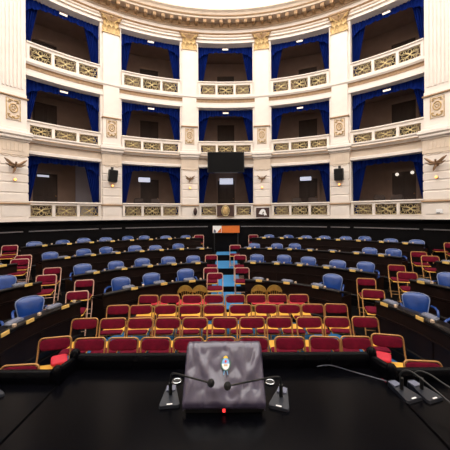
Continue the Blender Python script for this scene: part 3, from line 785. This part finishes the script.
# gold fan-backed chairs
def make_fan():
    t = empty('fan_chair')
    q = MB(); outer = []; inner = []
    for j in range(13):
        a = R(155 - 130*j/12); outer.append((.20*cos(a), .60+.22*sin(a)+.0)); inner.append((.13*cos(a), .60+.09*sin(a)))
    vs = []; fs = []; n = 13
    for yy in (.15, .18):
        for (x, z) in outer: vs.append((x, yy + .1*x*x, z))
        for (x, z) in inner: vs.append((x, yy + .1*x*x, z))
    for j in range(n-1):
        fs += [(j, j+1, n+j+1, n+j), (2*n+j, 3*n+j, 3*n+j+1, 2*n+j+1), (j, 2*n+j, 2*n+j+1, j+1), (n+j, n+j+1, 3*n+j+1, 3*n+j)]
    fs += [(0, n, 3*n, 2*n), (n-1, 3*n-1, 4*n-1, 2*n-1)]
    q.add(vs, fs); q.build('backrest', M['fanwood'], t, 40)
    for j in range(5):
        q = MB(); a = R(140 - 100*j/4); q.tube([(.05*cos(a)*1.2, .165, .46), (.13*cos(a), .165, .60+.09*sin(a))], .009, 6)
        q.build('spindle', M['fanwood'], t)
    for s in (-1, 1):
        q = MB(); q.tube([(s*.16, .20, .002), (s*.165, .17, .44), (s*.17, .165, .69)], .016, 7); q.build('leg', M['fanwood'], t, 60)
        q = MB(); q.tube([(s*.17, -.19, .002), (s*.16, -.18, .43)], .016, 7); q.build('leg', M['fanwood'], t, 60)
    q = MB(); q.box(-.19, .19, -.21, .18, .41, .445, None, .01); q.build('seat', M['fanwood'], t)
    q = MB(); q.pad(.37, .35, .06, Matrix.Translation((0, -.02, .472)), e=.3); q.build('seat_pad', M['coral'], t, 60)
    return t
F = None
for i, (px, py) in enumerate(((161.5, 287), (185.5, 284.8), (200, 283.6), (258.5, 284), (274, 285), (294, 286.6))):
    o = make_fan() if F is None else copy_tree(F); F = F or o
    D = 6.78; u, v = unroll(px, py); x = CAMX + u*D/FPX
    o.location = (x, D-.16, .001); o.rotation_euler = (0, 0, -x*.05)
    tag(o, 'yellow fan-backed wooden chair with coral seat before the front desk, ' + ['leftmost', 'second from the left', 'just left of the aisle', 'just right of the aisle', 'second from the right', 'rightmost'][i], 'chair', 'yellow fan-backed chairs')

# ================================================================== THE PRESIDENT'S DESK
ZT = 1.62
def lip(q, pts, T=None):
    pass
def PP(px, py, D):           # point at depth D seen at this pixel
    u, v = unroll(px, py); return Vector((CAMX + u*D/FPX, D, CAMZ - v*D/FPX))
XL, XR = -.86, .885
t = empty('presidential_desk', (0, 1.2, .80)); inv = Matrix.Translation(-t.location)
tag(t, 'black lacquered presidential desk with raised front edge, carrying the covered lectern', 'desk')
q = MB(); q.box(XL+.005, XR-.005, .72, 1.66, ZT-.04, ZT, None, .004); q.build('desk_top', M['lacquer'], t, None, inv)
q = MB(); q.box(XL, XR, 1.615, 1.65, .80, ZT-.04); q.build('front_panel', M['wooddk'], t, None, inv)
def railprof(p0, p1, h=.055, wd=.05):
    q = MB(); p0 = Vector(p0); p1 = Vector(p1); d = (p1-p0).normalized(); n_ = Vector((-d.y, d.x, 0))
    pr_ = [(-wd/2, 0), (-wd/2, h*.6), (-wd/2+.008, h*.9), (-wd/2+.018, h), (wd/2-.018, h), (wd/2-.008, h*.9), (wd/2, h*.6), (wd/2, 0)]
    vs = [tuple(p + n_*a + Vector((0, 0, z))) for p in (p0, p1) for a, z in pr_]; m = len(pr_)
    return q.add(vs, [(i, (i+1) % m, (i+1) % m+m, i+m) for i in range(m)] + [tuple(range(m))[::-1], tuple(range(m, 2*m))])
railprof((XL, 1.675, ZT-.015), (XR, 1.675, ZT-.015), .096).build('front_lip', M['lacquer'], t, 50, inv)
for x0, x1 in ((XL-.02, XL), (XR+.035, XR)):
    s = -1 if x0 < 0 else 1
    q = MB(); q.box(min(x1, x1-s*.035), max(x1, x1-s*.035), 1.55, 1.615, .80, ZT-.04); q.build('side_panel', M['wooddk'], t, None, inv)
    q = MB(); q.box(min(s*.60, s*.64), max(s*.60, s*.64), .76, 1.4, .80, ZT-.04); q.build('leg', M['wooddk'], t, None, inv)
    railprof((x0, 1.535, ZT-.01), (x1, 1.655, ZT-.01), .085, .045).build('side_lip', M['lacquer'], t, 50, inv)
    q = MB(); q.lathe([(.028, 0), (.03, .08), (.026, .105), (.016, .116), (.001, .12)], 14, Matrix.Translation((x1, 1.675, ZT-.01))); q.build('corner_knob', M['lacquer'], t, 50, inv)
    q = MB(); q.lathe([(.026, 0), (.028, .06), (.024, .085), (.015, .096), (.001, .10)], 14, Matrix.Translation((x0, 1.53, ZT-.01))); q.build('corner_knob', M['lacquer'], t, 50, inv)
for s in (-1, 1):
    t = empty('side_desk', (s*1.7, 1.1, .80)); inv = Matrix.Translation(-t.location)
    tag(t, 'black lacquered side desk joined to the %s of the presidential desk' % ('left' if s < 0 else 'right'), 'desk', 'black side desks')
    xe = XL-.004 if s < 0 else XR+.004
    x0, x1 = sorted((xe, s*2.9))
    q = MB(); q.box(x0, x1, .66, 1.53, ZT-.045, ZT-.003, None, .004); q.build('desk_top', M['lacquer'], t, None, inv)
    q = MB(); q.box(x0, x1, 1.49, 1.52, .80, ZT-.045); q.build('front_panel', M['wooddk'], t, None, inv)
    for xx in (s*1.0, s*2.8):
        q = MB(); q.box(xx-.02, xx+.02, .7, 1.48, .80, ZT-.045); q.build('leg', M['wooddk'], t, None, inv)
    railprof((xe+s*.05, 1.54, ZT-.015), (s*2.9, 1.54, ZT-.015), .075).build('front_lip', M['lacquer'], t, 50, inv)

# covered lectern
t = empty('lectern', (0.021, 1.285, ZT+.001)); tag(t, 'slanted lectern under a grey leatherette cover with a national crest', 'lectern')
W2 = .174
bx_ = [(0, 0), (0, .045), (.155, .222), (.185, .222), (.185, 0)]
q = MB(); vs = [(x, y, z) for x in (-W2, W2) for y, z in bx_]; q.add(vs, [(0,1,2,3,4), (9,8,7,6,5)] + [(i, (i+1) % 5, (i+1) % 5+5, i+5) for i in range(5)]); q.build('body', M['black'], t)
# cover: wrinkled sheet over the slope
q = MB(); nu, nv = 60, 44; vs = []; fs = []
from mathutils import noise as NZ
path = [(-.006, .022), (-.007, .050), (.0, .058), (.152, .231), (.164, .236), (.186, .236), (.196, .228), (.198, .14)]
ls = [0]
for a, b_ in zip(path[:-1], path[1:]): ls.append(ls[-1] + sqrt((a[0]-b_[0])**2+(a[1]-b_[1])**2))
def at(v):
    d = v*ls[-1]
    for i in range(len(ls)-1):
        if d <= ls[i+1]+1e-9:
            k = (d-ls[i])/(ls[i+1]-ls[i]); return path[i][0]+(path[i+1][0]-path[i][0])*k, path[i][1]+(path[i+1][1]-path[i][1])*k
    return path[-1]
for j in range(nv+1):
    y, z = at(j/nv)
    for i in range(nu+1):
        u = -1.06 + 2.12*i/nu
        x = max(-1, min(1, u))*(W2+.008); side = max(0, abs(u)-1)
        wv = .018*NZ.noise(Vector((u*2.2 + z*6, z*9-u*2.5, .3))) + .006*NZ.noise(Vector((u*5-z*10, z*18+u*4, 2.1)))
        # long diagonal folds
        wv += .010*math.exp(-((u*.8+.55 - (z-.06)*0 + (z-.2)*3.2)/.10)**2) + .009*math.exp(-((-u*.8+.62+(z-.16)*3.6)/.09)**2)
        wv += .005*math.exp(-((z-.095-.01*sin(u*5))/.012)**2)*(1-u*u)
        nx = (-.76, .65)
        ed = min(1, (1-min(1, abs(u)))*12)
        yy, zz = y - .76*abs(wv)*ed, z + .65*abs(wv)*ed
        if side: zz -= side*.5; 
        vs.append((x + (.004 if side else 0)*(1 if u > 0 else -1), yy, max(.012, zz)))
for j in range(nv):
    for i in range(nu): a = j*(nu+1)+i; fs.append((a, a+1, a+nu+2, a+nu+1))
q.add(vs, fs); cv = q.build('cover', M['cover'], t, 70)
so = cv.modifiers.new('thick', 'SOLIDIFY'); so.thickness = .003; so.offset = 1
q = MB(); q.box(-.006, .006, -.018, -.0, .014, .030, Matrix.Translation((.0, 0, 0))); q.build('indicator_lamp', M['led'], t)
# crest on the cover (lies on the slope)
sl = atan2(.173, .152)
def slope(u, s_, off): # u across, s_ up the slope from its foot
    return Matrix.Translation((u, .0 + s_*cos(sl) - off*sin(sl), .058 + s_*sin(sl) + off*cos(sl))) @ Matrix.Rotation(sl, 4, 'X')
cr = slope(.008, .145, .0145)
def disc(q, rx, ry, T, z0=0, z1=.0015, a0=0, a1=360, n=24):
    pts = [(rx*cos(R(a0+(a1-a0)*j/n)), ry*sin(R(a0+(a1-a0)*j/n))) for j in range(n+(0 if a1-a0 == 360 else 1))]
    q.hprism(pts, z0, z1, T)
q = MB(); disc(q, .018, .026, cr, 0, .002, 0, 180); em = q.build('crest', M['skyblue'], t); em['label'] = 'light blue and white oval crest with a rising sun'
q = MB(); disc(q, .018, .026, cr, 0, .002, 180, 360); q.build('crest_lower_field', M['white'], em)
q = MB(); disc(q, .011, .011, cr @ Matrix.Translation((0, .024, 0)), 0, .0022, 0, 180); q.build('rising_sun', M['yellow'], em)
q = MB(); q.tube([(.021*cos(R(a)), .030*sin(R(a)), .001) for a in range(-235, 60, 12)], .0025, 5, cr); q.build('laurel_wreath', M['green'], em)
q = MB(); disc(q, .005, .006, cr @ Matrix.Translation((0, .010, .002)), 0, .0015); q.build('red_cap', M['redp'], em)
q = MB(); q.box(-.009, .009, -.005, .004, .002, .0035, cr @ Matrix.Translation((0, -.006, 0))); q.build('clasped_hands', M['beige'], em)
q = MB(); q.tube([(-.006, -.030, .001), (-.010, -.048, .001)], .002, 5, cr); q.tube([(.006, -.030, .001), (.010, -.048, .001)], .002, 5, cr); q.build('ribbon', M['skyblue'], em)

# microphones
def bez(pts, n=16):
    out = []; P = [Vector(p) for p in pts]
    for i in range(len(P)-1):
        p0 = P[max(i-1, 0)]; p1 = P[i]; p2 = P[i+1]; p3 = P[min(i+2, len(P)-1)]
        for j in range(n//2):
            t_ = j/(n//2); out.append(.5*((2*p1)+(-p0+p2)*t_+(2*p0-5*p1+4*p2-p3)*t_**2+(-p0+3*p1-3*p2+p3)*t_**3))
    out.append(P[-1]); return out
def microphone(base_xy, rz, neck, label, z=ZT, head=True, mirror=1):
    t = empty('microphone', (base_xy[0], base_xy[1], z+.001)); tag(t, label, 'microphone', 'gooseneck microphones')
    Rz = Matrix.Rotation(rz, 4, 'Z')
    q = MB(); pts = [(-.052, -.09), (.052, -.09), (.058, -.075), (.028, .07), (.012, .085), (-.012, .085), (-.028, .07), (-.058, -.075)]
    pts = [(x*.85, y*.85) for x, y in pts]
    n = 8; vs = [(x, y, 0) for x, y in pts] + [(x*.95, y*.96, .012 if y < 0 else .026) for x, y in pts]
    q.add(vs, [tuple(range(n))[::-1], tuple(range(n, 2*n))] + [(i, (i+1) % n, (i+1) % n+n, i+n) for i in range(n)], Rz); q.build('base', M['micplate'], t)
    q = MB(); q.box(-.022, .022, .018, .060, .021, .0275, Rz); q.build('metal_collar', M['slate_hi'], t)
    q = MB(); q.box(-.013, .013, -.069, -.062, .0125, .0145, Rz); q.build('label_strip', M['white'], t)
    q = MB(); q.tube([(0, .0, .018), (0, .0, .075)], .009, 10); q.build('stem', M['black'], t, 60)
    q = MB(); pp = bez([(0, 0, .07)] + neck); q.tube(pp, .0042, 8); q.build('gooseneck', M['black'], t, 60)
    if head:
        e = Vector(neck[-1]); q = MB(); q.ball(.0155, Matrix.Translation(e), 12, sz=1.1); q.build('foam_head', M['foam'], t, 60)
    return t
def neck(b, pts): return [tuple(PP(*p) - Vector((b[0], b[1], ZT+.001))) for p in pts]
b_ = (PP(170.5, 390, 1.39).x, 1.39)
microphone(b_, .12, neck(b_, [(171, 377, 1.385), (174, 373.3, 1.375), (190, 377.5, 1.28), (211, 383, 1.19)]), 'black gooseneck microphone left of the covered lectern, bent to the right')
b_ = (PP(281, 390, 1.37).x, 1.37)
microphone(b_, -.35, neck(b_, [(280.5, 380, 1.365), (277, 376.8, 1.355), (254, 380.5, 1.27), (227.5, 386, 1.18)]), 'black gooseneck microphone right of the covered lectern, bent to the left')
b_ = (PP(401, 390, 1.43).x, 1.425)
microphone(b_, .32, neck(b_, [(400, 374, 1.43), (405, 370, 1.42), (416, 374, 1.37), (450, 402, 1.2), (480, 428, 1.05)]), 'black gooseneck microphone, left of the pair at the right desk corner', z=ZT-.003)
b_ = (PP(421, 390, 1.43).x, 1.425)
microphone(b_, .32, neck(b_, [(414, 374, 1.43), (419, 370.5, 1.42), (430, 374, 1.38), (450, 387, 1.3), (500, 415, 1.1)]), 'black gooseneck microphone, right of the pair at the right desk corner', z=ZT-.003)
b_ = (PP(-11, 390, 1.43).x, 1.43)
microphone(b_, .9, [(-.0, .0, .10), (-.03, .0, .12), (-.2, -.05, .12)], 'black gooseneck microphone at the left picture edge on the side desk', z=ZT-.003)
for nm, px, py in (('left', 177, 382), ('right', 270, 383)):
    x_, y_ = pix(px, py, ZT)
    t = empty('cable_grommet', (x_, y_, ZT+.001)); tag(t, 'round chrome cable grommet on the desk, %s of the lectern' % nm, 'grommet', 'chrome cable grommets')
    q = MB(); q.tube([(.022*cos(a), .022*sin(a), .004) for a in [2*pi*j/20 for j in range(20)]], .004, 8, closed=True); q.build('ring', M['chrome'], t, 60)
    q = MB(); q.lathe([(.02, 0), (.02, .003), (.012, .004)], 16); q.build('cap', M['black'], t)
pts = [PP(317, 366.5, 1.615), PP(325, 365.3, 1.615), PP(334, 366, 1.61), PP(353, 371.7, 1.585), PP(372, 377, 1.555), PP(387, 381.3, 1.51)]
q = MB(); q.tube(bez(pts, 12), .0024, 6); o = q.build('cable', M['slate'], None, 60)
tag(o, 'thin grey cable lying on the black desk towards the right microphones', 'cable')

# dark chairs inside the lowest boxes
def make_box_chair():
    t = empty('box_chair')
    q = MB(); q.pad(.46, .44, .10, Matrix.Translation((0, 0, .44)), e=.3); q.build('seat', M['boxdoor'], t, 60)
    q = MB(); q.pad(.46, .09, .48, Matrix.Translation((0, .20, .72)) @ Matrix.Rotation(R(-8), 4, 'X'), e=.35); q.build('backrest', M['boxdoor'], t, 60)
    for sx in (-1, 1):
        for sy in (-1, 1):
            q = MB(); q.tube([(sx*.19, sy*.17, .002), (sx*.18, sy*.16, .40)], .02, 6); q.build('leg', M['black'], t, 60)
    return t
F = None
for k, off, nm in ((-1, -2.6, 'lowest box left of centre, left one'), (-1, 1.6, 'lowest box left of centre, right one'), (1, -1.8, 'lowest box right of centre, left one'), (1, 2.4, 'lowest box right of centre, right one'), (2, -3.2, 'far right lowest box, left one'), (2, .4, 'far right lowest box, right one')):
    o = make_box_chair() if F is None else copy_tree(F); F = F or o
    o.location = ring(10.25, k*DLT+off, 2.341); o.rotation_euler = (0, 0, -R(k*DLT+off))
    tag(o, 'dark upholstered chair in the ' + nm, 'chair', 'dark chairs in the lowest boxes')

t = empty('socket_plate'); t.matrix_world = on_pier(3, .24, 2.50) @ Matrix.Translation((.06, 0, 0)); tag(t, 'small white wall socket plate on the base of the right edge pilaster', 'socket')
q = MB(); q.box(-.09, .09, -.03, .02, 0, .14, None, .008); q.build('plate', M['white'], t)
q = MB(); q.box(-.07, .02, -.036, -.03, .01, .03); q.build('outlet', M['black'], t)
